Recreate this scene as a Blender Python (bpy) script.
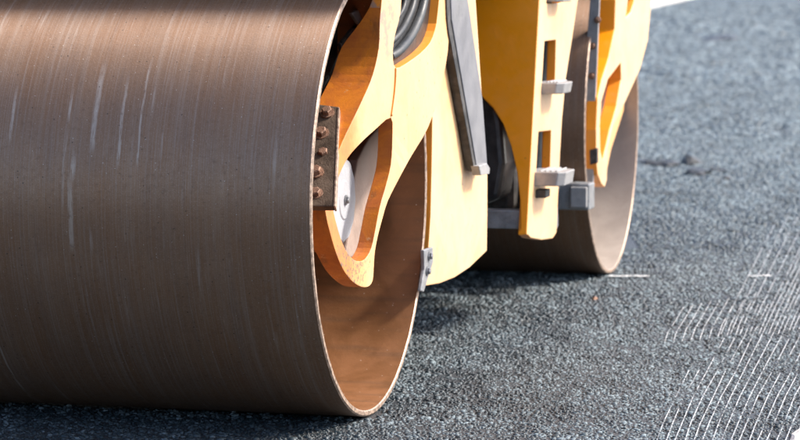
import bpy, bmesh, math, random
import numpy as np
from mathutils import Vector, Matrix
for o in list(bpy.data.objects): bpy.data.objects.remove(o)
random.seed(7); rng = np.random.default_rng(11)
scene = bpy.context.scene; C = scene.collection
R = math.radians

# ------------------------------------------------------------------ camera
FPX, CAM, YAW, PITCH = 2779.11, Vector((2.114, -7.836, 1.307)), 0.254, 0.090
fw = Vector((-math.sin(YAW)*math.cos(PITCH), math.cos(YAW)*math.cos(PITCH), -math.sin(PITCH)))
rt = Vector((math.cos(YAW), math.sin(YAW), 0)); up = rt.cross(fw)
cd = bpy.data.cameras.new('camera'); cam = bpy.data.objects.new('camera', cd); C.objects.link(cam)
cam.matrix_world = Matrix(((rt.x, up.x, -fw.x, CAM.x), (rt.y, up.y, -fw.y, CAM.y), (rt.z, up.z, -fw.z, CAM.z), (0, 0, 0, 1)))
cd.sensor_width = 36; cd.lens = 36*FPX/800; cd.clip_end = 2000
cd.dof.use_dof = True; cd.dof.focus_distance = 7.6; cd.dof.aperture_fstop = 6.3
scene.camera = cam

# ------------------------------------------------------------------ sky, sun, exposure
SUN = Vector((0.66, 0.30, 0.69)).normalized()
w = bpy.data.worlds.new('World'); scene.world = w; w.use_nodes = True
wn = w.node_tree.nodes; sky = wn.new('ShaderNodeTexSky'); sky.sky_type = 'NISHITA'; sky.sun_disc = False
sky.sun_elevation = math.asin(SUN.z); sky.sun_rotation = math.atan2(SUN.x, SUN.y)
sky.dust_density = 2.5; sky.air_density = .7; sky.ozone_density = .5
w.node_tree.links.new(sky.outputs[0], wn['Background'].inputs[0]); wn['Background'].inputs[1].default_value = 0.15
ld = bpy.data.lights.new('sun', 'SUN'); ld.energy = 2.45; ld.angle = R(9); ld.color = (1, .94, .86)
sun = bpy.data.objects.new('sun', ld); C.objects.link(sun); sun.rotation_euler = SUN.to_track_quat('Z', 'Y').to_euler()
sun.location = (6, 4, 8)
vs = scene.view_settings; vs.view_transform = 'Standard'; vs.look = 'None'; vs.exposure = 1.38; vs.gamma = 1
scene.render.resolution_x = 1024; scene.render.resolution_y = 563

# ------------------------------------------------------------------ photo pixel -> place
def ray(px, py): return fw + rt*((px-400)/FPX) - up*((py-220)/FPX)
def atX(px, py, X): d = ray(px, py); return CAM + d*((X-CAM.x)/d.x)
def atY(px, py, Y): d = ray(px, py); return CAM + d*((Y-CAM.y)/d.y)
def atZ(px, py, Z=0): d = ray(px, py); return CAM + d*((Z-CAM.z)/d.z)
def atP(px, py, p, n): d = ray(px, py); return CAM + d*((p-CAM).dot(n)/d.dot(n))

# ------------------------------------------------------------------ materials
class NT:
    def __init__(s, name):
        s.m = bpy.data.materials.new(name); s.m.use_nodes = True; s.t = s.m.node_tree
        s.b = s.t.nodes['Principled BSDF']; s.out = s.t.nodes['Material Output']
        s.obj = s.n('ShaderNodeTexCoord').outputs['Object']
    def n(s, ty, **kw):
        x = s.t.nodes.new(ty)
        for k, v in kw.items(): setattr(x, k, v)
        return x
    def put(s, sock, v):
        if isinstance(v, bpy.types.NodeSocket): s.t.links.new(v, sock)
        elif sock.type == 'RGBA' and not isinstance(v, (int, float)): sock.default_value = (*v, 1) if len(v) == 3 else v
        else: sock.default_value = v
    def math(s, op, a, b=0.0, c=0.0, clamp=False):
        x = s.n('ShaderNodeMath', operation=op, use_clamp=clamp)
        for i, v in enumerate((a, b, c)): s.put(x.inputs[i], v)
        return x.outputs[0]
    def ramp(s, v, lo, hi, a=0.0, b=1.0, smooth=True):
        x = s.n('ShaderNodeMapRange', interpolation_type='SMOOTHSTEP' if smooth else 'LINEAR')
        for i, q in enumerate((v, lo, hi, a, b)): s.put(x.inputs[i], q)
        return x.outputs[0]
    def mix(s, f, a, b, mode='MIX'):
        x = s.n('ShaderNodeMix', data_type='RGBA', blend_type=mode)
        s.put(x.inputs[0], f); s.put(x.inputs[6], a); s.put(x.inputs[7], b); return x.outputs[2]
    def mapv(s, v, scale=(1, 1, 1), loc=(0, 0, 0)):
        x = s.n('ShaderNodeMapping'); s.put(x.inputs[0], v); x.inputs['Scale'].default_value = scale; x.inputs['Location'].default_value = loc; return x.outputs[0]
    def noise(s, v, scale, detail=3, rough=.55, dist=0):
        x = s.n('ShaderNodeTexNoise'); s.put(x.inputs['Vector'], v)
        for k, q in (('Scale', scale), ('Detail', detail), ('Roughness', rough), ('Distortion', dist)): x.inputs[k].default_value = q
        return x.outputs[0]
    def vor(s, v, scale, feature='F1', rand=1):
        x = s.n('ShaderNodeTexVoronoi', feature=feature); s.put(x.inputs['Vector'], v); x.inputs['Scale'].default_value = scale; x.inputs['Randomness'].default_value = rand; return x
    def xyz(s, v): return s.comb(v)
    def sep(s, v): x = s.n('ShaderNodeSeparateXYZ'); s.put(x.inputs[0], v); return x.outputs
    def join(s, a, b, c):
        x = s.n('ShaderNodeCombineXYZ')
        for i, v in enumerate((a, b, c)): s.put(x.inputs[i], v)
        return x.outputs[0]
    def bump(s, h, dist, strength=1.0, norm=None):
        x = s.n('ShaderNodeBump'); s.put(x.inputs['Height'], h); x.inputs['Distance'].default_value = dist; x.inputs['Strength'].default_value = strength
        if norm: s.put(x.inputs['Normal'], norm)
        return x.outputs[0]
    def set(s, **kw):
        names = dict(col='Base Color', rough='Roughness', metal='Metallic', norm='Normal', coat='Coat Weight', coatr='Coat Roughness', spec='Specular IOR Level', aniso='Anisotropic', tang='Tangent', anir='Anisotropic Rotation', alpha='Alpha')
        for k, v in kw.items(): s.put(s.b.inputs[names[k]], v)
        return s.m

def simple(name, col, rough=.5, metal=0, var=.25, scale=14, bump=.0006, spec=.5, dust=0.0, dustcol=(.34, .31, .28)):
    t = NT(name); a = t.noise(t.obj, scale, 5, .62); b = t.noise(t.obj, scale*9, 3)
    f = t.ramp(a, .3, .7)
    c = t.mix(f, tuple(x*(1-var) for x in col), tuple(min(1, x*(1+var)) for x in col))
    if dust: c = t.mix(t.math('MULTIPLY', t.ramp(t.noise(t.obj, scale*.6, 6, .7), .38, .66), dust), c, dustcol)
    return t.set(col=c, rough=t.ramp(a, .25, .75, rough*.8, min(1, rough*1.25)), metal=metal, norm=t.bump(b, bump), spec=spec)

def paint(name, base, sunlit, sunlit_amt, orange=(.55, .17, .02), dirt=.5, rough=.33, lead=None):
    """machine enamel: sunlit cream painted in where it faces the sun (+X), oily grime and chips"""
    t = NT(name); g = t.n('ShaderNodeNewGeometry'); nx = t.sep(g.outputs['Normal'])[0]
    big = t.noise(t.obj, 3.1, 4, .6); mid = t.noise(t.obj, 17, 6, .65); fine = t.noise(t.obj, 120, 4, .6)
    f = t.math('MULTIPLY', t.ramp(nx, .35, .85), t.ramp(big, .25, .62, .72*sunlit_amt, sunlit_amt))  # sunlight put into the colour of faces turned to +X
    c = t.mix(f, base, sunlit)
    c = t.mix(t.ramp(mid, .6, .82, 0, .22*dirt), c, orange)
    if lead:                                                            # oil and rust creeping in from the leading edge
        yy_ = t.math('ADD', t.sep(t.obj)[1], t.math('MULTIPLY', t.math('SUBTRACT', t.noise(t.obj, 11, 5, .65), .5), .22))
        c = t.mix(t.ramp(yy_, lead[0], lead[1], .88, 0), c, t.mix(t.ramp(mid, .35, .7), (.62, .22, .04), (.50, .15, .03)))
    run = t.noise(t.mapv(t.obj, (30, 30, 2.2)), 1.0, 4, .6)
    c = t.mix(t.ramp(run, .62, .8, 0, .35*dirt), c, (.23, .15, .08))
    if lead:                                                            # greyish grime patch high on the arm, scuffed speckle round the hub
        X0, Y0, Z0 = t.sep(t.obj); g0 = atX(388, 20, .02); g1 = atX(352, 262, -.02)
        for g, ry, rz, col, st in ((g0, .11, .17, (.34, .24, .19), .85), (g1, .17, .11, (.16, .12, .09), .9)):
            dd = t.math('SQRT', t.math('ADD', t.math('POWER', t.math('DIVIDE', t.math('SUBTRACT', Y0, g.y), ry), 2.0), t.math('POWER', t.math('DIVIDE', t.math('SUBTRACT', Z0, g.z), rz), 2.0)))
            k = t.math('MULTIPLY', t.ramp(dd, .45, 1.0, 1, 0), t.ramp(t.noise(t.obj, 24 if st < .9 else 85, 6, .72), .40 if st < .9 else .50, .58, 0, st))
            c = t.mix(k, c, col)
    chip = t.math('MULTIPLY', t.ramp(t.noise(t.obj, 46, 5, .7), .69, .73), t.ramp(big, .45, .6))
    c = t.mix(t.math('MULTIPLY', chip, dirt), c, (.09, .05, .03))
    vo = t.vor(t.obj, 33); c = t.mix(t.math('MULTIPLY', t.ramp(vo.outputs['Distance'], .06, .15, .85*min(1, dirt+.2), 0), t.ramp(t.sep(vo.outputs['Color'])[0], .90, .91)), c, (.03, .022, .018))
    sc = t.noise(t.mapv(t.obj, (60, 9, 90)), 1, 3, .6, .5); c = t.mix(t.math('MULTIPLY', t.ramp(sc, .70, .75), .5*dirt), c, (.30, .17, .07))
    c = t.mix(t.ramp(t.noise(t.obj, 6.5, 7, .72, .5), .50, .72, 0, .30*dirt), c, (.50, .33, .18))
    return t.set(col=c, rough=t.ramp(mid, .3, .75, rough, rough+.25), norm=t.bump(fine, .0006, .5, t.bump(mid, .002, .4)), coat=.25, coatr=.25)

M = {}
M['paint'] = paint('sunlit_yellow_paint', (.84, .29, .015), (.82, .545, .30), .95, dirt=.7)
M['arm'] = paint('arm_paint', (.82, .275, .015), (.80, .50, .25), .94, dirt=1.0, lead=(-.22, -.05))
M['panel'] = paint('deep_yellow_paint', (.95, .315, .003), (.84, .52, .25), .85, dirt=.25, rough=.28)
def oily():
    t = NT('oily_rust_stained_paint'); a = t.noise(t.obj, 9, 6, .68, .6); b = t.noise(t.mapv(t.obj, (18, 18, 5)), 1, 5, .65); f = t.noise(t.obj, 90, 5, .7)
    c = t.mix(t.ramp(a, .32, .66), (.60, .19, .022), (.42, .11, .018))
    c = t.mix(t.ramp(b, .52, .74, 0, .75), c, (.17, .07, .025))
    c = t.mix(t.ramp(t.noise(t.obj, 30, 6, .75), .62, .7, 0, .8), c, (.55, .34, .17))
    c = t.mix(t.ramp(f, .66, .72, 0, .8), c, (.05, .028, .018))
    return t.set(col=c, rough=t.ramp(a, .3, .7, .24, .5), norm=t.bump(f, .0012, .6, t.bump(a, .004, .5)), coat=.2, coatr=.15)
M['oily'] = oily()

def drips(t, X, phi, items, wob):
    """pale dried drips: each has its own place along the drum (x), angle range and width"""
    tot = None
    for x, p0, p1, wd in items:
        dx = t.math('ABSOLUTE', t.math('SUBTRACT', t.math('ADD', X, wob), x))
        side = t.ramp(dx, wd*.35, wd, 1, 0)
        rng_ = t.math('MULTIPLY', t.ramp(phi, p0-.03, p0+.05), t.ramp(phi, p1-.12, p1+.03, 1, 0))
        v = t.math('MULTIPLY', side, rng_)
        tot = v if tot is None else t.math('MAXIMUM', tot, v)
    return tot
def drum_steel():
    t = NT('worn_drum_steel'); x, y, z = t.sep(t.obj)
    phi = t.math('ARCTAN2', z, t.math('MULTIPLY', y, -1.0))            # angle round the drum, 0 facing forward
    u = t.math('MULTIPLY', phi, .65)
    def ring(sx, su, det=3, rough=.6): return t.noise(t.join(t.math('MULTIPLY', x, sx), t.math('MULTIPLY', u, su), 0.0), 1.0, det, rough)
    r1 = ring(190, 1.1, 4, .7); r2 = ring(48, 1.6, 3); r3 = ring(9, 2.2, 4); r4 = ring(420, 9, 2)
    v = t.join(x, u, 0.0)
    blotch = t.noise(v, 5.5, 6, .62); fine = t.noise(v, 260, 3, .6); med = t.noise(v, 70, 4, .65)
    c = t.mix(t.ramp(r3, .3, .7), (.225, .112, .054), (.250, .143, .082))
    c = t.mix(t.ramp(blotch, .35, .68, 0, .6), c, (.20, .115, .07))
    c = t.mix(t.ramp(r1, .42, .72, 0, .34), c, (.37, .315, .275))
    c = t.mix(t.ramp(r2, .5, .75, 0, .22), c, (.12, .078, .058))
    c = t.mix(t.ramp(r4, .60, .74, 0, .22), c, (.52, .46, .42))
    wob = t.math('MULTIPLY', t.math('SUBTRACT', t.noise(t.join(0.0, t.math('MULTIPLY', u, 9), t.math('MULTIPLY', x, 2)), 1, 3), .5), .012)
    dr = drips(t, x, phi, DRIPS, wob)
    brk = t.ramp(t.noise(t.join(t.math('MULTIPLY', x, 160), t.math('MULTIPLY', u, 16), 0.0), 1, 4, .7), .34, .52)
    c = t.mix(t.math('MULTIPLY', t.math('MULTIPLY', dr, brk), .5), c, (.54, .46, .39))
    sm = t.math('MULTIPLY', t.ramp(t.noise(t.join(t.math('MULTIPLY', x, 34), t.math('MULTIPLY', u, 2.2), 3.0), 1, 4, .65), .60, .74), .35)
    c = t.mix(sm, c, (.50, .43, .37))
    c = t.mix(t.ramp(fine, .52, .72, 0, .35), c, (.42, .33, .27)); c = t.mix(t.ramp(med, .56, .74, 0, .4), c, (.11, .068, .046))
    vo = t.vor(v, 85); sp = t.ramp(vo.outputs['Distance'], .07, .12, 1, 0)
    pick = t.ramp(t.sep(vo.outputs['Color'])[0], .86, .88)
    c = t.mix(t.math('MULTIPLY', t.math('MULTIPLY', sp, pick), .8), c, (.62, .58, .52))
    vo2 = t.vor(t.mapv(v, (1, 1, 1), (3.3, 1.7, 0)), 60); sp2 = t.ramp(vo2.outputs['Distance'], .08, .16, 1, 0); pk2 = t.ramp(t.sep(vo2.outputs['Color'])[1], .8, .83)
    c = t.mix(t.math('MULTIPLY', t.math('MULTIPLY', sp2, pk2), .8), c, (.04, .027, .02))
    tg = t.n('ShaderNodeTangent', direction_type='RADIAL', axis='X').outputs[0]
    rough = t.math('ADD', t.ramp(r1, .3, .7, .48, .58), t.ramp(med, .4, .7, 0, .1))
    h = t.math('ADD', t.math('MULTIPLY', r1, .3), t.math('ADD', t.math('MULTIPLY', fine, .7), t.math('MULTIPLY', med, .6)))
    return t.set(col=c, rough=rough, metal=.46, norm=t.bump(h, .0009, .5), spec=.6, aniso=.9, anir=.25, tang=tg)
def px_drum(px, py):                                                    # photo pixel on the drum skin -> (x, angle)
    d = ray(px, py); a = d.y**2+d.z**2; o = CAM-Vector((0, 0, .65)); b = o.y*d.y+o.z*d.z; c = o.y**2+o.z**2-.65**2
    k = (-b-math.sqrt(b*b-a*c))/a; p = o+d*k; return p.x, math.atan2(p.z, -p.y)
DRIPS = []
for x0, y0, x1, y1, wd in ((71, 175, 72, 250, .009), (74, 78, 70, 120, .005), (102, 62, 95, 150, .010), (126, 75, 121, 165, .006), (16, 85, 12, 140, .006), (150, 55, 140, 165, .004), (74, 148, 73, 180, .011), (124, 228, 124, 240, .004), (4, 335, 11, 384, .004), (16, 372, 20, 390, .005)):
    a, b = px_drum(x0, y0), px_drum(x1, y1); DRIPS.append(((a[0]+b[0])/2, min(a[1], b[1]), max(a[1], b[1]), wd))
M['drum'] = drum_steel()
def inner_rust():
    t = NT('rusty_drum_inside'); a = t.noise(t.obj, 7, 6, .66, .4); f = t.noise(t.obj, 75, 5, .7); s = t.noise(t.mapv(t.obj, (3, 26, 26)), 1, 4)
    c = t.mix(t.ramp(a, .3, .7), (.19, .082, .030), (.26, .110, .040))
    c = t.mix(t.ramp(s, .45, .75, 0, .55), c, (.115, .060, .030))
    c = t.mix(t.ramp(f, .6, .75, 0, .6), c, (.32, .17, .08))
    vo = t.vor(t.obj, 70); c = t.mix(t.math('MULTIPLY', t.ramp(vo.outputs['Distance'], .08, .16, .8, 0), t.ramp(t.sep(vo.outputs['Color'])[0], .86, .88)), c, (.55, .45, .36))
    return t.set(col=c, rough=t.ramp(a, .3, .7, .38, .62), norm=t.bump(f, .0012, .5), metal=.15)
M['inner'] = inner_rust()
def inner_pale():
    t = NT('dusty_drum_inside'); a = t.noise(t.obj, 6, 6, .66, .4); f = t.noise(t.obj, 75, 5, .7)
    c = t.mix(t.ramp(a, .3, .7), (.31, .26, .22), (.40, .34, .29)); c = t.mix(t.ramp(f, .6, .75, 0, .5), c, (.22, .15, .11))
    return t.set(col=c, rough=.6, norm=t.bump(f, .0012, .5))
M['inner_dusty'] = inner_pale()
M['edge'] = simple('bare_steel_edge', (.40, .29, .215), .42, .5, .45, 60)
M['black'] = simple('black_plastic', (.012, .013, .015), .35, 0, .3, 12, dust=.12)
M['rubber'] = simple('black_rubber', (.016, .016, .017), .55, 0, .3, 20, dust=.2)
M['bumper'] = simple('grey_painted_steel', (.155, .155, .168), .42, 0, .12, 9, dust=.25, dustcol=(.30, .29, .28))
M['alu'] = simple('cast_aluminium', (.29, .287, .285), .5, .2, .14, 30, .0015, dust=.4, dustcol=(.42, .39, .36))
M['greymetal'] = simple('grimy_steel', (.22, .23, .24), .45, .4, .3, 20, .001, dust=.45, dustcol=(.40, .38, .36))
M['boltplate'] = simple('grimy_bolt_plate', (.105, .073, .050), .5, .35, .35, 22, .0015, dust=.35, dustcol=(.20, .14, .10))
M['bolt'] = simple('rusty_bolt_head', (.27, .14, .085), .5, .35, .45, 45, .002, dust=.6, dustcol=(.20, .13, .09))
M['white'] = simple('white_hub_cover', (.40, .41, .43), .5, 0, .1, 16, .0012, dust=.3, dustcol=(.40, .37, .34))
M['primer'] = simple('dusty_primer', (.29, .20, .155), .6, 0, .18, 9, .001, dust=.5, dustcol=(.36, .28, .225))
M['hose'] = simple('hydraulic_hose_rubber', (.012, .014, .016), .5, 0, .3, 30, dust=.3, dustcol=(.05, .05, .05))
M['pipe'] = simple('blue_grey_pipe', (.014, .020, .025), .5, .0, .3, 20, dust=.3, dustcol=(.10, .09, .08))

# stones and road ------------------------------------------------------
def dust_mask(t):
    pos = t.n('ShaderNodeNewGeometry').outputs['Position']; x, y, z = t.sep(pos)
    p2 = t.join(x, y, 0.0)
    a = t.noise(p2, 1.1, 4, .6, .3); b = t.noise(p2, 5.5, 4, .62); c = t.noise(t.mapv(p2, (2.6, .55, 1)), 1, 4, .6)
    f = t.math('ADD', t.math('MULTIPLY', a, .5), t.math('ADD', t.math('MULTIPLY', b, .25), t.math('MULTIPLY', c, .3)))
    return p2, x, y, t.ramp(f, .40, .64)
def stone_mat():
    t = NT('asphalt_chippings'); p2, x, y, d = dust_mask(t)
    sh = t.n('ShaderNodeAttribute', attribute_name='shade').outputs['Fac']
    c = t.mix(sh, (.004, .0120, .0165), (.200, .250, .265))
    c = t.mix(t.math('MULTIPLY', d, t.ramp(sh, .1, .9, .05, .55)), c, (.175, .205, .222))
    f = t.noise(t.obj, 420, 2)
    return t.set(col=c, rough=t.ramp(sh, 0, 1, .45, .8), norm=t.bump(f, .0008, .6), spec=.4)
def road_mat():
    t = NT('asphalt_road'); p2, x, y, d = dust_mask(t)
    v1 = t.vor(p2, 60); v2 = t.vor(p2, 22); v3 = t.vor(t.mapv(p2, (1, .6, 1)), 7)
    cell = t.sep(v1.outputs['Color'])[0]; cell2 = t.sep(v2.outputs['Color'])[1]; cell3 = t.sep(v3.outputs['Color'])[1]
    gap = t.ramp(v1.outputs['Distance'], .25, .62, 1, 0)
    fac = t.math('ADD', t.math('MULTIPLY', t.math('MULTIPLY', cell, .5), t.ramp(gap, 0, 1, .2, 1)), t.math('ADD', t.math('MULTIPLY', t.math('POWER', cell2, 1.6), .35), t.math('MULTIPLY', t.math('POWER', cell3, 1.5), .25)))
    c = t.mix(fac, (.016, .028, .034), (.125, .158, .172))
    c = t.mix(t.math('MULTIPLY', d, t.ramp(fac, .05, .8, .1, .6)), c, (.125, .142, .150))
    big = t.noise(t.mapv(p2, (.55, .16, 1)), 1, 6, .68, .3); str_ = t.noise(t.mapv(p2, (1.6, .12, 1)), 1, 5, .7)
    c = t.mix(t.ramp(big, .48, .70, 0, .6), c, (.045, .056, .063))
    c = t.mix(t.ramp(str_, .55, .72, 0, .5), c, (.12, .135, .142))
    c = t.mix(t.ramp(y, -2.0, -1.1, .92, 0), c, (.016, .020, .023))      # road ahead painted darker, so less light bounces onto the front drum
    h = t.math('ADD', t.math('MULTIPLY', gap, .7), t.math('ADD', t.math('MULTIPLY', cell, .5), t.math('MULTIPLY', cell2, .6)))
    return t.set(col=c, rough=t.ramp(cell, 0, 1, .38, .7), norm=t.bump(h, .012, .9), spec=.5)
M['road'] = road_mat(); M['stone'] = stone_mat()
M['binder'] = simple('bitumen_binder', (.022, .025, .028), .45, 0, .3, 60, .004)
def mark_mat(name, col, lo, hi, sc, lo2=.35, hi2=.5):
    t = NT(name); p = t.n('ShaderNodeNewGeometry').outputs['Position']
    f = t.math('MULTIPLY', t.ramp(t.noise(p, sc, 3, .65), lo, hi), t.ramp(t.noise(t.mapv(p, (9, 2.2, 1)), 1, 3, .6), lo2, hi2))
    return t.set(col=col, rough=.8, alpha=f)
M['track'] = mark_mat('dry_pale_grout_marks', (.50, .52, .53), .32, .58, 60, .35, .50)
M['chalk'] = mark_mat('chalk_line_dust', (.78, .78, .77), .36, .50, 40, .1, .2)
M['concrete'] = simple('pale_concrete', (.60, .58, .55), .8, 0, .1, 5, .003)

# ------------------------------------------------------------------ mesh helpers
def link(name, mesh, mats, parent=None, loc=None):
    o = bpy.data.objects.new(name, mesh); C.objects.link(o)
    for m in (mats if isinstance(mats, (list, tuple)) else [mats]): mesh.materials.append(M[m] if isinstance(m, str) else m)
    if parent: o.parent = parent
    if loc: o.location = loc
    return o
def from_bm(name, bm, mats, parent=None, bevel=0, seg=2, smooth=False, ang=35):
    bmesh.ops.recalc_face_normals(bm, faces=bm.faces)
    me = bpy.data.meshes.new(name); bm.to_mesh(me); bm.free()
    if smooth:
        for p in me.polygons: p.use_smooth = True
    o = link(name, me, mats, parent)
    if bevel:
        b = o.modifiers.new('bevel', 'BEVEL'); b.width = bevel; b.segments = seg; b.limit_method = 'ANGLE'; b.angle_limit = R(ang); b.harden_normals = False
    return o
def thing(name, label, cat, group=None, loc=(0, 0, 0)):
    o = bpy.data.objects.new(name, None); C.objects.link(o); o.location = loc; o.empty_display_size = .1
    o['label'] = label; o['category'] = cat
    if group: o['group'] = group
    return o
def tag(o, label=None, cat=None, group=None, kind=None):
    for k, v in (('label', label), ('category', cat), ('group', group), ('kind', kind)):
        if v: o[k] = v
    return o
def box_bm(bm, lo, hi, mat=0):
    vs_ = [bm.verts.new((x, y, z)) for x in (lo[0], hi[0]) for y in (lo[1], hi[1]) for z in (lo[2], hi[2])]
    for f in ((0, 1, 3, 2), (4, 6, 7, 5), (0, 4, 5, 1), (2, 3, 7, 6), (0, 2, 6, 4), (1, 5, 7, 3)):
        bm.faces.new([vs_[i] for i in f]).material_index = mat
def box(name, lo, hi, mat, parent, bevel=.006):
    bm = bmesh.new(); box_bm(bm, lo, hi); return from_bm(name, bm, mat, parent, bevel)
def smooth_loop(pts, n=3):
    """Catmull-Rom through a closed list of points (tuples of any length)"""
    out = []; k = len(pts); P = [np.array(p, float) for p in pts]
    for i in range(k):
        a, b, c, d = P[i-1], P[i], P[(i+1) % k], P[(i+2) % k]
        for j in range(n):
            t = j/n; out.append(.5*((2*b)+(c-a)*t+(2*a-5*b+4*c-d)*t*t+(3*b-a-3*c+d)*t**3))
    return out
def plate(name, loops, mats, parent, bevel=.005, wallmat=None, seg=2):
    """solid plate: loops[0] outline, the rest holes; each loop is a list of (front point, back point)"""
    bm = bmesh.new(); fe, be = [], []
    for li, L in enumerate(loops):
        f = [bm.verts.new(a) for a, b in L]; b_ = [bm.verts.new(b) for a, b in L]; n = len(L)
        for i in range(n):
            q = bm.faces.new((f[i], f[(i+1) % n], b_[(i+1) % n], b_[i]))
            if wallmat: q.material_index = wallmat(li, L[i][0], L[(i+1) % n][0])
        fe += [bm.edges.get((f[i], f[(i+1) % n])) for i in range(n)]; be += [bm.edges.get((b_[i], b_[(i+1) % n])) for i in range(n)]
    for e in (fe, be): bmesh.ops.triangle_fill(bm, edges=e, use_beauty=True)
    return from_bm(name, bm, mats, parent, bevel, seg)
def xplate(name, px_loops, X, t, mats, parent, bevel=.005, n=1, wallmat=None):
    """plate whose +X face is traced from photo pixels on the plane X; thickness t, or a third value per point"""
    out = []
    for L in px_loops:
        if n > 1: L = smooth_loop(L, n)
        q = []
        for p in L:
            xx = X(p) if callable(X) else X
            a = atX(p[0], p[1], xx); tt = p[2] if len(p) > 2 else t; q.append((a, a-Vector((tt, 0, 0))))
        out.append(q)
    return plate(name, out, mats, parent, bevel, wallmat)
def tube(name, pts, r, mat, parent, res=8, sub=6):
    P = [np.array(p, float) for p in pts]; path = []
    for i in range(len(P)-1):
        a, b, c, d = P[max(i-1, 0)], P[i], P[i+1], P[min(i+2, len(P)-1)]
        for j in range(sub):
            t = j/sub; path.append(Vector(.5*((2*b)+(c-a)*t+(2*a-5*b+4*c-d)*t*t+(3*b-a-3*c+d)*t**3)))
    path.append(Vector(P[-1])); bm = bmesh.new(); rings = []; ref = Vector((.3, .2, .93))
    for i, p in enumerate(path):
        d = (path[min(i+1, len(path)-1)]-path[max(i-1, 0)]).normalized(); u = d.cross(ref).normalized(); v = d.cross(u)
        rings.append([bm.verts.new(p+(u*math.cos(2*math.pi*k/res)+v*math.sin(2*math.pi*k/res))*r) for k in range(res)])
    for a, b in zip(rings, rings[1:]):
        for k in range(res): bm.faces.new((a[k], a[(k+1) % res], b[(k+1) % res], b[k]))
    bm.faces.new(rings[0]); bm.faces.new(rings[-1])
    return from_bm(name, bm, mat, parent, smooth=True)
def hexbolt_mesh(r, h):
    bm = bmesh.new()
    def ring(n, rad, z, a0=0): return [bm.verts.new((rad*math.cos(a0+2*math.pi*k/n), rad*math.sin(a0+2*math.pi*k/n), z)) for k in range(n)]
    w0, w1 = ring(16, r*1.38, -.004), ring(16, r*1.38, h*.28)
    h0, h1, h2 = ring(6, r, h*.28), ring(6, r, h*.85), ring(6, r*.82, h)
    def band(a, b):
        for k in range(len(a)): bm.faces.new((a[k], a[(k+1) % len(a)], b[(k+1) % len(a)], b[k]))
    band(w0, w1); bm.faces.new(w1); bm.faces.new(w0); band(h0, h1); band(h1, h2); bm.faces.new(h2)
    bmesh.ops.recalc_face_normals(bm, faces=bm.faces)
    me = bpy.data.meshes.new('bolt'); bm.to_mesh(me); bm.free(); return me
def bolt(me, pos, normal, parent, spin=0, mat=None):
    o = bpy.data.objects.new('bolt', me); C.objects.link(o); o.parent = parent
    o.location = pos; o.rotation_euler = (normal.to_track_quat('Z', 'Y') @ Matrix.Rotation(spin, 3, 'Z').to_quaternion()).to_euler()
    return o

# ------------------------------------------------------------------ the setting: road
def sheet(name, x0, x1, y0, y1, z, mat):
    me = bpy.data.meshes.new(name); me.from_pydata([(x0, y0, z), (x1, y0, z), (x1, y1, z), (x0, y1, z)], [], [(0, 1, 2, 3)])
    return tag(link(name, me, mat), kind='structure')
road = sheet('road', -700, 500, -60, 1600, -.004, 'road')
tag(road, 'bluish grey asphalt road under and around the roller', 'road')

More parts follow.
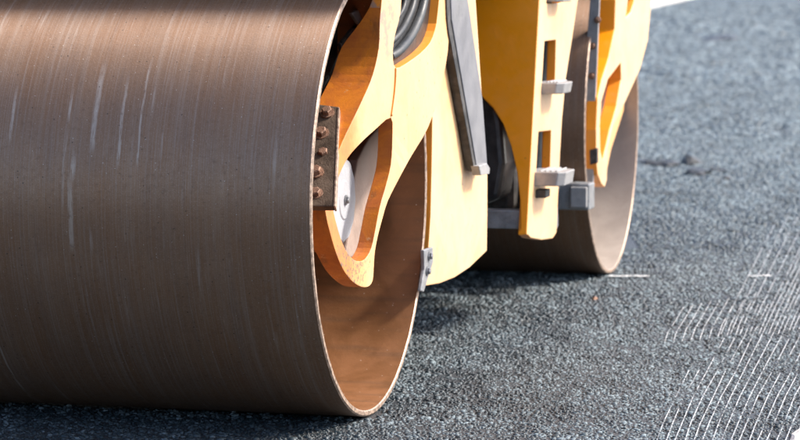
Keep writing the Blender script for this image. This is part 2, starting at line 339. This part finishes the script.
# coarse chippings of the fresh surface, near field
def chippings():
    X_, Y_, R_, H_ = [], [], [], []
    ph = rng.uniform(0, 6.28, (40, 2)); kv = rng.normal(0, 1, (40, 2))
    def field(x, y, wl):                                                # smooth random field, about -1..1
        f = 0
        for i in range(14): f = f+np.sin((kv[i, 0]*x+kv[i, 1]*y)*6.28/wl/1.3+ph[i, 0])
        return f/3.7
    for y0, y1, sp in ((-1.15, 2.2, .0118), (2.2, 5.2, .0140), (5.2, 9.0, .0185), (9.0, 14.0, .026), (14.0, 24.0, .045), (24.0, 46.0, .085), (46.0, 100.0, .17)):
        xlo, xhi = 1.0-.235*(y1-.5) if y1 > 6 else -2.4, 1.75
        nx, ny = int((xhi-xlo)/sp), int((y1-y0)/sp)
        gx, gy = np.meshgrid(np.arange(nx), np.arange(ny)); gx = gx.ravel().astype(float); gy = gy.ravel().astype(float)
        gx += .5*(gy % 2); x = xlo+(gx+rng.uniform(-.6, .6, gx.size))*sp; y = y0+(gy+rng.uniform(-.6, .6, gy.size))*sp
        # what the photo, and a step to the side, can see: right of the machine, in front of the front drum, behind the rear drum
        right = (x > -.7) & (y < 5); front = (y < -.02) & (x > -1.6); far = (y > 4.0) & (x > 1.0-.235*(y-.5))
        vis = x < 1.75-.105*np.maximum(y, 0)
        keep = (right | front | far) & vis
        for yc in (0.0, 3.957): keep &= ~((x < .01) & (np.abs(y-yc) < .07))
        keep &= rng.random(x.size) < .93+.25*np.minimum(0, field(x, y, .11*sp/.015)+.35)
        x, y = x[keep], y[keep]; X_.append(x); Y_.append(y)
        r = sp*rng.uniform(.30, .80, x.size)*np.where(rng.random(x.size) < .10, 1.45, 1.0); R_.append(r)
        H_.append(np.minimum(r, .016)*rng.uniform(.24, .62, x.size)+.0014*field(x, y, .06*sp/.015))
    x, y, r, h = map(np.concatenate, (X_, Y_, R_, H_)); n = x.size; h = np.maximum(h, .0015)
    # thousands of unlike stones: 6-sided domes with jittered rings, a tilted crown and own height
    k = 6; a0 = rng.uniform(0, 2*math.pi, n); el = rng.uniform(.62, 1.0, n); ea = rng.uniform(0, math.pi, n)
    V = np.zeros((n, 2*k+1, 3))
    tilt = rng.normal(0, .16, (n, 2))
    for j in range(k):
        for ringi, (rad, zz) in enumerate(((1.0, -.75), (.80, .80))):
            a = a0+2*math.pi*(j+.5*ringi)/k+rng.normal(0, .12, n); rr = r*rad*rng.uniform(.78, 1.15, n)
            ux, uy = rr*np.cos(a), rr*np.sin(a)*el
            V[:, ringi*k+j, 0] = ux*np.cos(ea)-uy*np.sin(ea); V[:, ringi*k+j, 1] = ux*np.sin(ea)+uy*np.cos(ea)
            V[:, ringi*k+j, 2] = zz*h if ringi else -.006
    V[:, 2*k, 2] = h*rng.uniform(.85, 1.1, n); V[:, 2*k, :2] = rng.normal(0, .2, (n, 2))*r[:, None]
    V[:, k:, 2] += V[:, k:, 0]*tilt[:, :1]+V[:, k:, 1]*tilt[:, 1:]
    V[:, k:, 2] -= .0030
    V[:, :, 0] += x[:, None]; V[:, :, 1] += y[:, None]
    T = []
    for j in range(k):
        j2 = (j+1) % k; T += [(j, j2, k+j), (j2, k+j2, k+j), (k+j, k+j2, 2*k)]
    T = np.array(T); nv = 2*k+1
    F = (T[None]+(np.arange(n)*nv)[:, None, None]).reshape(-1, 3)
    me = bpy.data.meshes.new('asphalt_chippings'); me.vertices.add(n*nv); me.vertices.foreach_set('co', V.reshape(-1).astype(np.float32))
    me.loops.add(F.size); me.loops.foreach_set('vertex_index', F.reshape(-1).astype(np.int32))
    me.polygons.add(len(F)); me.polygons.foreach_set('loop_start', np.arange(0, F.size, 3, dtype=np.int32))
    me.update(calc_edges=True)
    at = me.attributes.new('shade', 'FLOAT', 'POINT'); s = np.clip(rng.beta(.9, 1.9, n)*(1+.45*field(x, y, .16)+.35*field(y, x, .7)+.55*field(y+3, x, .05)+.30*field(x, y*.12, .4))*(.80+.20*np.clip(y/4, 0, 1))*(1-.68*np.clip((.30-x)/.35, 0, 1)*np.clip(-y/.25, 0, 1))+.42*np.clip((y-2.5)/9, 0, 1)*rng.random(n), 0, 1)  # front drum's shadow is also darkened into the stones ahead of it
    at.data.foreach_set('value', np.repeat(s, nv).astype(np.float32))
    print('chippings', n, len(F))
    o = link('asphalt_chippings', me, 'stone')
    tag(o, 'coarse dark grey stone chippings of the asphalt surface', 'asphalt', kind='stuff')
    # bitumen bed below the stones
    b = sheet('asphalt_bed', -1.7, 1.62, -1.15, 6.0, -.002, 'binder'); tag(b, 'dark bitumen bed between the stone chippings', 'asphalt')
chippings()

# pale parallel groove marks on the asphalt
def strips(name, lines, mat, z, label, cat, wd):
    V, F = [], []
    for L in lines:
        b = len(V)
        for i, p in enumerate(L):
            d = (L[min(i+1, len(L)-1)]-L[max(i-1, 0)]).normalized(); s = Vector((d.y, -d.x, 0))*wd*.5
            V += [(p.x-s.x, p.y-s.y, z), (p.x+s.x, p.y+s.y, z)]
        for i in range(len(L)-1): F.append((b+2*i, b+2*i+1, b+2*i+3, b+2*i+2))
    me = bpy.data.meshes.new(name); me.from_pydata(V, [], F)
    return tag(link(name, me, mat), label, cat, kind='stuff')
lines = []
for i in range(17):
    x = 664+i*9.2
    pts = [(x-8, 446), (x, 425), (x+12, 398), (x+26, 372), (x+42, 340), (x+58, 306), (x+72, 276), (x+88, 240)]
    k0 = 0 if i > 2 else 0; k1 = len(pts) if i > 5 else 4+i//2
    lines.append([Vector((atZ(a+random.uniform(-1, 1), b).x, atZ(a, b).y, 0)) for a, b in pts[k0:k1]])
for i in range(9):
    x = 664+i*9.0
    lines.append([Vector(atZ(a, b)) for a, b in ((x, 346-i*1.2), (x+4, 334-i*1.2), (x+12, 322-i*1.6), (x+20, 308-i*1.6))])
for i in range(10):
    x = 735+i*9.5
    lines.append([Vector(atZ(a, b)) for a, b in ((x-14, 336), (x-4, 312), (x+8, 288), (x+20, 264), (x+32, 240), (x+44, 218))])
strips('groove_marks', lines, 'track', .0075, 'pale parallel groove lines scored along the asphalt beside the roller', 'road marks', .0032)
strips('chalk_line', [[Vector(atZ(x0+(x1-x0)*t/4, 277.6+.4*math.sin(x0+t))) for t in range(5)] for x0, x1 in ((609, 632), (634, 649), (750, 772))], 'chalk', .0085, 'broken white chalk line running across the asphalt from the rear drum', 'chalk line', .026)
# pale kerb far behind and pale paving corner at the near edge
def kerb():
    a, b = atZ(628, 14.0), atZ(686, 0.0); d = (b-a).normalized(); s = Vector((-d.y, d.x, 0))
    a = a-d*40; b = b+d*90
    bm = bmesh.new(); w_ = 1.2
    lo = [bm.verts.new(p) for p in (a, b, b+s*w_, a+s*w_)]; hi = [bm.verts.new(Vector(v.co)+Vector((0, 0, .14))) for v in lo]
    for i in range(4): bm.faces.new((lo[i], lo[(i+1) % 4], hi[(i+1) % 4], hi[i]))
    bm.faces.new(hi)
    o = from_bm('kerb', bm, 'concrete'); tag(o, 'pale concrete kerb along the far edge of the asphalt', 'kerb', kind='structure')
kerb()

# ------------------------------------------------------------------ the roller
L2 = 3.957; RAD = .65; WID = 1.98
roller = thing('road_roller', 'yellow tandem road roller with two brown steel drums on the asphalt', 'road roller')

def drum(y, inner):
    bm = bmesh.new(); n = 288; prof = [(-WID, RAD-.018), (-WID, RAD-.003), (-WID+.003, RAD), (-.004, RAD), (0, RAD-.004), (0, RAD-.015), (-.003, RAD-.018), (-.43, RAD-.018), (-WID+.43, RAD-.018)]
    rings = [[bm.verts.new((x, r*math.sin(2*math.pi*k/n), r*math.cos(2*math.pi*k/n))) for k in range(n)] for x, r in prof]
    jr = np.random.default_rng(int(y*10)+3); jit = jr.normal(0, 1, n); jit = (jit+np.roll(jit, 1)+np.roll(jit, 2)*.6)*.00012     # nicked rim
    for i in (3, 4, 5, 6):
        for k in range(n): v = rings[i][k]; v.co.x += jit[k]*(1.6 if i in (4, 5) else .8); v.co.y *= 1-abs(jit[k])*(1.2 if i in (3, 4) else -1.2); v.co.z *= 1-abs(jit[k])*(1.2 if i in (3, 4) else -1.2)
    mi = [1, 1, 0, 1, 1, 1, 2, 2, 2]
    for i in range(len(prof)):
        a, b = rings[i], rings[(i+1) % len(prof)]
        for k in range(n):
            f = bm.faces.new((a[k], a[(k+1) % n], b[(k+1) % n], b[k])); f.material_index = mi[i]; f.smooth = True
    for e in bm.edges: e.smooth = True
    o = from_bm('drum', bm, ['drum', 'edge', inner], roller); o.location = (0, y, RAD)
    for p in o.data.polygons: p.use_smooth = True
    md = o.modifiers.new('split', 'EDGE_SPLIT'); md.split_angle = R(30)
    for xs in (-.42, -WID+.42):                                         # drum heads deep inside
        bm = bmesh.new(); m = 96; sgn = 1 if xs > -1 else -1
        pr = [(xs, RAD-.019), (xs, .30), (xs+.05*sgn, .27), (xs+.05*sgn, .19), (xs+.30*sgn, .17), (xs+.31*sgn, .001)]
        rg = [[bm.verts.new((x, r*math.sin(2*math.pi*k/m), r*math.cos(2*math.pi*k/m))) for k in range(m)] for x, r in pr]
        for a, b in zip(rg, rg[1:]):
            for k in range(m): bm.faces.new((a[k], a[(k+1) % m], b[(k+1) % m], b[k]))
        h = from_bm('drum_head', bm, inner, o)
    return o
front_drum = drum(0, 'inner'); rear_drum = drum(L2, 'inner_dusty')
tag(front_drum, 'large brown front drum with fine scored rings and pale drips'); tag(rear_drum, 'rear drum with a pale dusty inside')

# front fork arm: pale outer face, oily orange leading flange
def XA(p): return .03-.075*min(1, max(0, (402-p[0])/80))
outer = [(392, -60, .03), (384, -30, .03), (382, 0, .03), (380, 22, .06), (379, 48, .115), (373, 75, .125), (364, 97, .13), (352, 122, .13), (342, 143, .13), (334, 163, .12), (328, 180, .11), (324.5, 196, .10), (326, 215, .09), (331, 236, .075), (336.5, 254, .06), (343.5, 270, .055), (352.5, 281.5, .05), (362, 287, .05),
         (369.5, 286, .05), (373, 279, .05), (374, 266, .05), (375, 252, .05), (378, 236, .05), (383, 217, .05), (388, 201, .05), (398, 181, .05), (411, 157, .05), (428, 128, .05), (440, 92, .05), (448, 50, .05), (450, 0, .05), (452, -60, .05)]
hole2 = [(391, 118), (392.5, 140), (391, 165), (386, 186), (380, 207), (375.5, 230), (371.5, 248), (365, 259), (357, 261), (350, 256), (343, 244), (337, 225), (333, 206), (334.5, 190), (340, 174), (348, 158), (360, 144), (374, 131)]
hole1 = [(407, -50), (401, 10), (395, 36), (393, 54), (396, 68), (410, 61), (424, 50), (433, 37), (438, 12), (440, -50)]
def wm(li, a, b):
    d = b-a
    if li == 1: return 1
    return 1 if (li == 0 and d.z < 0.02 and a.y < -.0) or (li == 0 and a.y < .05 and d.z < 0) else 0
arm = xplate('fork_arm', [outer, [(a, b, .045) for a, b in hole2], [(a, b, .035) for a, b in hole1]], XA, .05, ['arm', 'oily'], roller, .006, 3, wm)
tag(arm, 'pale yellow fork arm with an oily orange leading edge inside the front drum')

tube('weld_seam', [atX(x, y, XA((x,))+.0015) for x, y in ((396, 68), (395.5, 82), (394, 98), (391.5, 116))], .0035, 'arm', arm)
# bolted plate on the arm's leading flange
P1, P2 = atX(364, 97, XA((364,))), atX(326, 188, XA((326,))); ex = Vector((1, 0, 0)); pn = (P2-P1).cross(ex).normalized()
if pn.y > 0: pn = -pn
base = P1+pn*.004; topp = P1+pn*.022
cr = [(317, 104), (337.5, 106.5), (333.5, 206), (303, 206)]
L = [(atP(a, b, topp, pn), atP(a, b, topp, pn)-pn*.020) for a, b in cr]
bp = plate('bolt_plate', [L], 'boltplate', roller, .003)
bme = hexbolt_mesh(.0155, .02); bme.materials.append(M['bolt'])
for i, (a, b) in enumerate(((327.5, 113.5), (321.5, 133.5), (323, 152.5), (316.5, 173), (316, 193.5))):
    bo = bolt(bme, atP(a, b, topp, pn)-pn*.004*(i % 3), pn, bp, i*1.9); k_ = (.98, 1.06, .93, 1.03, .96)[i]; bo.scale = (k_, k_, k_)
# edge strip of bare steel on the plate
cr2 = [(337.5, 106.5), (339.5, 107.5), (335.5, 206), (333.5, 206)]
L = [(atP(a, b, topp+pn*.002, pn), atP(a, b, topp+pn*.002, pn)-pn*.022) for a, b in cr2]
plate('plate_edge', [L], 'edge', bp, .001)

# hub cover, hub plate behind the arm's lower opening
c0 = atX(343, 200, -.10); bm = bmesh.new(); m = 48
prf = [(-.045, .124), (0, .124), (.004, .119), (.004, .06), (.007, .055), (.007, .001)]
rg = [[bm.verts.new((c0.x+x, c0.y+(r+(.0035 if (k % 4 < 2 and r > .11) else 0))*math.sin(2*math.pi*k/m), c0.z+(r+(.0035 if (k % 4 < 2 and r > .11) else 0))*math.cos(2*math.pi*k/m))) for k in range(m)] for x, r in prf]
for a, b in zip(rg, rg[1:]):
    for k in range(m): bm.faces.new((a[k], a[(k+1) % m], b[(k+1) % m], b[k]))
hub = from_bm('hub_cover', bm, 'white', roller)
hb = hexbolt_mesh(.011, .012); hb.materials.append(M['greymetal']); bolt(hb, c0+Vector((.008, 0, 0)), ex, hub)
hp = xplate('hub_plate', [[(345, 258), (349, 235), (353, 190), (358, 160), (368, 140), (382, 124), (392, 122), (394, 150), (391, 190), (380, 228), (371, 258)]], -.12, .03, 'primer', roller, .006)

# hoses and brackets in the dark behind the arm
xplate('dark_backing', [[(405, -55), (398, 15), (391, 40), (389, 58), (396, 74), (412, 64), (427, 52), (437, 37), (442, 8), (443, -55)]], .002, .002, 'black', roller, 0)  # black sheet added to darken the opening behind the hoses
for i, pts in enumerate(([(430, -40, .012), (423, 5, .012), (413, 32, .012), (400, 50, .010), (390, 57, -.004)], [(419, -40, .008), (414, 0, .008), (406, 22, .008), (397, 36, .006), (388, 44, -.008)], [(408, -40, .010), (405, 0, .010), (400, 14, .008), (392, 22, -.004)])):
    tube('hydraulic_hose', [atX(*p) for p in pts], (.015, .011, .008)[i], ('pipe', 'hose', 'hose')[i], roller)
tube('hydraulic_hose', [atX(*p) for p in ((330, 100, -.14), (332, 80, -.15), (340, 58, -.16), (352, 40, -.17), (364, 20, -.18), (372, -20, -.18))], .011, 'hose', roller)
tube('hydraulic_hose', [atX(*p) for p in ((318, 104, -.15), (324, 84, -.16), (340, 66, -.17), (356, 52, -.18), (370, 30, -.19))], .009, 'hose', roller)
xplate('hose_bracket', [[(352, 13.5), (371, 2), (378, 8), (366, 25), (359, 24)]], -.14, .012, 'greymetal', roller, .002)
xplate('hose_bracket', [[(341, 44), (352, 30), (366, 20), (360, 44), (345, 62)]], -.16, .012, 'rubber', roller, .002)
# dark hydraulic motor block deep behind the top of the arm
box('motor_housing', (-.36, -.18, .98), (-.20, .34, 1.20), 'rubber', roller, .02)

# scraper bracket beside the skirt
sb = xplate('scraper_bracket', [[(424, 250), (433, 247), (433.5, 262), (429, 276), (424, 292), (421, 291), (424.5, 270)]], .02, .012, 'greymetal', roller, .003)
for a, b in ((429, 256), (427, 271)): bolt(hb, atX(a, b, .021), ex, sb)

# skirt panel
def skx(p): return .005-.00020*max(0, p[1]-214)
xplate('side_panel', [[(433, -60), (433, 100), (432, 170), (431, 214), (428.5, 250), (425.5, 286), (440, 283.5), (455, 277.5), (470, 267.5), (487, 251), (487.5, 214), (487.5, 175), (482, 95), (472, -60)]], skx, .04, 'paint', roller, .004)
# bumper bar with black edge trim and pale end cap
bar = xplate('bumper_bar', [[(449, -60), (465, -60), (468, 0), (477, 60), (482.5, 98), (487.5, 167), (478, 172), (452, 20)]], .040, .02, 'bumper', roller, .003)
xplate('edge_trim', [[(444.5, -60), (449.3, -60), (452.3, 20), (478.3, 172), (474.5, 171), (449, 32), (447.5, 18)]], .036, .028, 'rubber', bar, .002)
xplate('end_cap', [[(479, 166), (487, 163), (490, 168), (489.5, 174), (481, 175.5)]], .055, .03, 'alu', bar, .003)

# slanted front panel of the chassis, seen from ahead
E0, E1 = atX(527, 235, .05), atX(540, 0, .05); ed = (E1-E0).normalized(); fn = ex.cross(ed).normalized()
if fn.y > 0: fn = -fn
def fplate(name, pxs, off, t, mat, bevel=.004, n=1, parent=None):
    q = smooth_loop(pxs, n) if n > 1 else pxs
    L = [(atP(a[0], a[1], E0+fn*off, fn), atP(a[0], a[1], E0+fn*off, fn)-fn*t) for a in q]
    return plate(name, [L], mat, parent or roller, bevel)
fplate('chassis_panel', [(545, -60), (539.5, 0), (527, 234.5), (518, 235), (518, 231.5), (520.5, 229), (520, 200), (517, 172), (511, 146), (503, 124), (493, 108), (481, 96), (466, 88), (440, 84), (400, 80), (400, -60)], .008, .02, 'panel', .004)
# step frame with slots, and its treads
sf = xplate('step_frame', [[(544, -60), (540.3, 0), (527.5, 234), (531, 238), (542, 240), (553, 238.5), (556.5, 233), (559.5, 165), (562, 120), (566, 78), (572, 40), (578, 0), (584, -60)],
    [(544.5, 41.5), (556.3, 40), (555, 92), (541.5, 92)], [(538.5, 132), (551.5, 130.5), (550, 182), (535.5, 183)], [(550, -55), (562, -55), (560.5, 3), (546.5, 3)]], .052, .035, 'paint', roller, .004)
xplate('dark_slot_backing', [[(546, -55), (541, 10), (529, 225), (553, 226), (557, 160), (563, 80), (574, 10), (580, -55)]], -.012, .01, 'black', sf, 0)  # black sheet added behind the slots so they look dark inside
def tread(a, top, bot, x1, ylen):
    y0 = atX(a, (top+bot)/2, .05).y; zt = atX(a, top+3, .05).z; zb = atX(a, bot-3, .05).z
    bm = bmesh.new(); d = .025
    ol = [(.02, y0), (x1-d, y0), (x1, y0+d), (x1, y0+ylen-d), (x1-d, y0+ylen), (.02, y0+ylen)]
    f = [bm.verts.new((x, y, zt)) for x, y in ol]; b = [bm.verts.new((x-(.008 if x > .05 else 0), y, zb)) for x, y in ol]
    for i in range(6): bm.faces.new((f[i], f[(i+1) % 6], b[(i+1) % 6], b[i]))
    bm.faces.new(f); bm.faces.new(b)
    for k in range(4):                                                  # grip bars on the tread
        x = .066+k*(x1-.085)/4; box_bm(bm, (x, y0+.012, zt-.002), (x+.008, y0+ylen-.012, zt+.006))
    return from_bm('step_tread', bm, 'alu', sf, .004)
tread(541, 80, 97, .135, .20); tread(534, 169, 189, .165, .21); tread(547, -14, 5, .115, .20)
box('tread_bracket', (.03, atX(534, 180, .05).y+.02, .475), (.09, atX(534, 180, .05).y+.10, .505), 'rubber', sf, .003)

# dark underside between the drums
ch = box('chassis_block', (-1.85, 2.25, .40), (-.06, 3.12, 1.28), 'rubber', roller, .03)
bm = bmesh.new(); fy = 2.06                                             # black wheel-arch shaped tank behind the yellow panel
pr = [(-.62, .42), (-.20, .42), (-.08, .47), (-.06, .60), (-.075, .75), (-.11, .90), (-.18, 1.02), (-.30, 1.10), (-.62, 1.13)]
f = [bm.verts.new((x, fy+.06*(z-.4), z)) for x, z in pr]; b = [bm.verts.new((x, fy+.5, z)) for x, z in pr]
for i in range(len(pr)): bm.faces.new((f[i], f[(i+1) % len(pr)], b[(i+1) % len(pr)], b[i]))
bm.faces.new(f); bm.faces.new(b); from_bm('tank', bm, 'black', roller, .025, 3)
xb0, xb1 = atY(486, 218, 1.99), atY(524, 218, 1.99)
box('cross_bar', (-.9, 1.96, xb0.z-.035), (xb1.x, 2.04, xb0.z+.032), 'greymetal', roller, .004)
box('articulation_frame', (-1.6, .80, .45), (-.30, 2.3, 1.15), 'black', roller, .03)
# lower lug of the step frame
xplate('frame_foot', [[(549, 205), (558, 207), (558.5, 226), (554, 236), (549, 237)]], .03, .05, 'bumper', roller, .004)

# rear scraper box in front of the rear drum
q = atY(557, 183, 3.22); q2 = atY(590, 210, 3.22)
sc = box('scraper_box', (q.x-.25, 3.20, q2.z), (q2.x, 3.32, q.z), 'greymetal', roller, .006)
box('scraper_cap', (atY(571, 190, 3.19).x, 3.175, q2.z+.012), (q2.x-.006, 3.198, q.z-.012), 'alu', sc, .004)

# rear fork arm
outer = [(626, -60, .05), (619, -25, .07), (616, 0, .085), (615, 30, .08), (609, 58, .075), (602, 80, .06), (598, 98, .05), (596.5, 130, .045), (596.5, 160, .045), (598, 175, .05), (601.5, 184, .05), (605, 187.5, .05), (606.8, 181, .05), (608, 150, .05), (613.5, 127, .05), (626, 101, .05), (640, 70, .05), (648, 40, .05), (651.5, 0, .05), (653, -60, .05)]
h2 = [(621, 63), (621.5, 80), (617, 106), (610, 130), (606, 148), (603, 160), (600.5, 150), (600, 125), (601.5, 102), (608, 80)]
h1 = [(632, -50), (628, 0), (626, 17), (631, 12), (635, 0), (638, -50)]
def wm2(li, a, b): return 1 if li == 0 and a.y < 3.957+.02 and (b-a).z < 0 and a.z > .7 else 0
rarm = xplate('fork_arm', [outer, [(a, b, .06) for a, b in h2], [(a, b, .03) for a, b in h1]], .03, .05, ['paint', 'panel'], roller, .006, 1, wm2)
tag(rarm, 'pale yellow fork arm inside the rear drum')
yy = 3.43
def yplate(name, pxs, Y, t, mat, parent, bevel=.002):
    return plate(name, [[(atY(a, b, Y), atY(a, b, Y)+Vector((0, t, 0))) for a, b in pxs]], mat, parent, bevel)
sp = yplate('bolt_plate', [(594, -30), (601, -30), (598.5, 20), (597, 60), (595.5, 95), (594, 140), (593, 184), (585, 184), (584, 100), (586, 50), (590, 0)], yy, .02, 'alu', roller)
rb = hexbolt_mesh(.010, .012); rb.materials.append(M['bolt'])
for a, b in ((597.5, 20), (593, 46), (592, 76), (590, 120)): bolt(rb, atY(a, b, yy-.001), Vector((0, -1, 0)), sp, a)
yplate('rubber_buffer', [(589.5, 150), (597, 148), (597, 163), (590, 165)], yy-.03, .03, 'rubber', roller)
# hub web behind the rear arm's opening
xplate('hub_plate', [[(594, 60), (630, 50), (624, 110), (611, 150), (606, 175), (598, 175)]], -.06, .03, 'panel', roller, .004)

# frame above the drums, out of the picture: yokes, hood, platform
box('offscreen_spray_bar', (-1.95, -.29, 1.325), (.18, -.17, 1.40), 'rubber', roller, .01)  # unseen bar, set and lengthened past the drum to shadow the drum top
for yc in (0.0, L2):
    yk = box('yoke_beam', (-1.93, yc+.0, 1.36), (.026, yc+.80, 1.62), 'paint', roller, .03)
box('hood', (-1.75, .9, 1.42), (-.10, 3.7, 2.05), 'panel', roller, .06)
box('deck', (-1.85, .72, 1.33), (.0, 3.9, 1.42), 'rubber', roller, .01)
box('offscreen_spray_bar', (-1.95, L2-.36, 1.315), (-.10, L2-.20, 1.36), 'rubber', roller, .01)

# ------------------------------------------------------------------ small loose things
def lump(name, px, py, rx, ry, h, mat, label, cat, group=None, seed=0):
    r_ = random.Random(seed); g = atZ(px, py); bm = bmesh.new(); bmesh.ops.create_icosphere(bm, subdivisions=2, radius=1)
    for v in bm.verts:
        k = 1+r_.uniform(-.28, .28); v.co = Vector((v.co.x*rx*k, v.co.y*ry*k, max(-.25, v.co.z)*h*(1+r_.uniform(-.3, .3))))
    o = from_bm(name, bm, mat); o.location = (g.x, g.y, .0); return tag(o, label, cat, group)
M['clump'] = simple('fresh_bitumen_clump', (.020, .023, .026), .45, 0, .3, 40, .004)
G = 'loose asphalt clumps'
lump('asphalt_clump', 691, 164, .07, .12, .065, 'clump', 'biggest dark clump of loose asphalt lying on the road beyond the roller', 'asphalt clump', G, 1)
lump('asphalt_clump', 727, 179, .030, .05, .02, 'clump', 'low dark asphalt clump at the outer end of the row of clumps', 'asphalt clump', G, 2)
for i, (a, b, s) in enumerate(((644, 163, .03), (652, 165, .04), (666, 166, .05), (697, 174, .05), (719, 171, .025), (712, 170, .02))):
    lump('asphalt_clump', a, b, s*1.8, s*2.4, s*.75, 'clump', 'flat crumb in the row of dark asphalt crumbs near the biggest clump', 'asphalt clump', G, 3+i)
lump('asphalt_clump', 723, 39.5, .30, 1.2, .10, 'clump', 'long dark patch of loose asphalt far down the road', 'asphalt clump', G, 20)
lump('pebble', 595, 299, .012, .02, .009, 'bolt', 'small reddish brown pebble on dark asphalt between the drums', 'pebble', None, 30)
lump('pale_stone', 800, 437, .025, .14, .014, 'concrete', 'pale chalky stone chunk at the edge of the grooved asphalt', 'stone', None, 41)
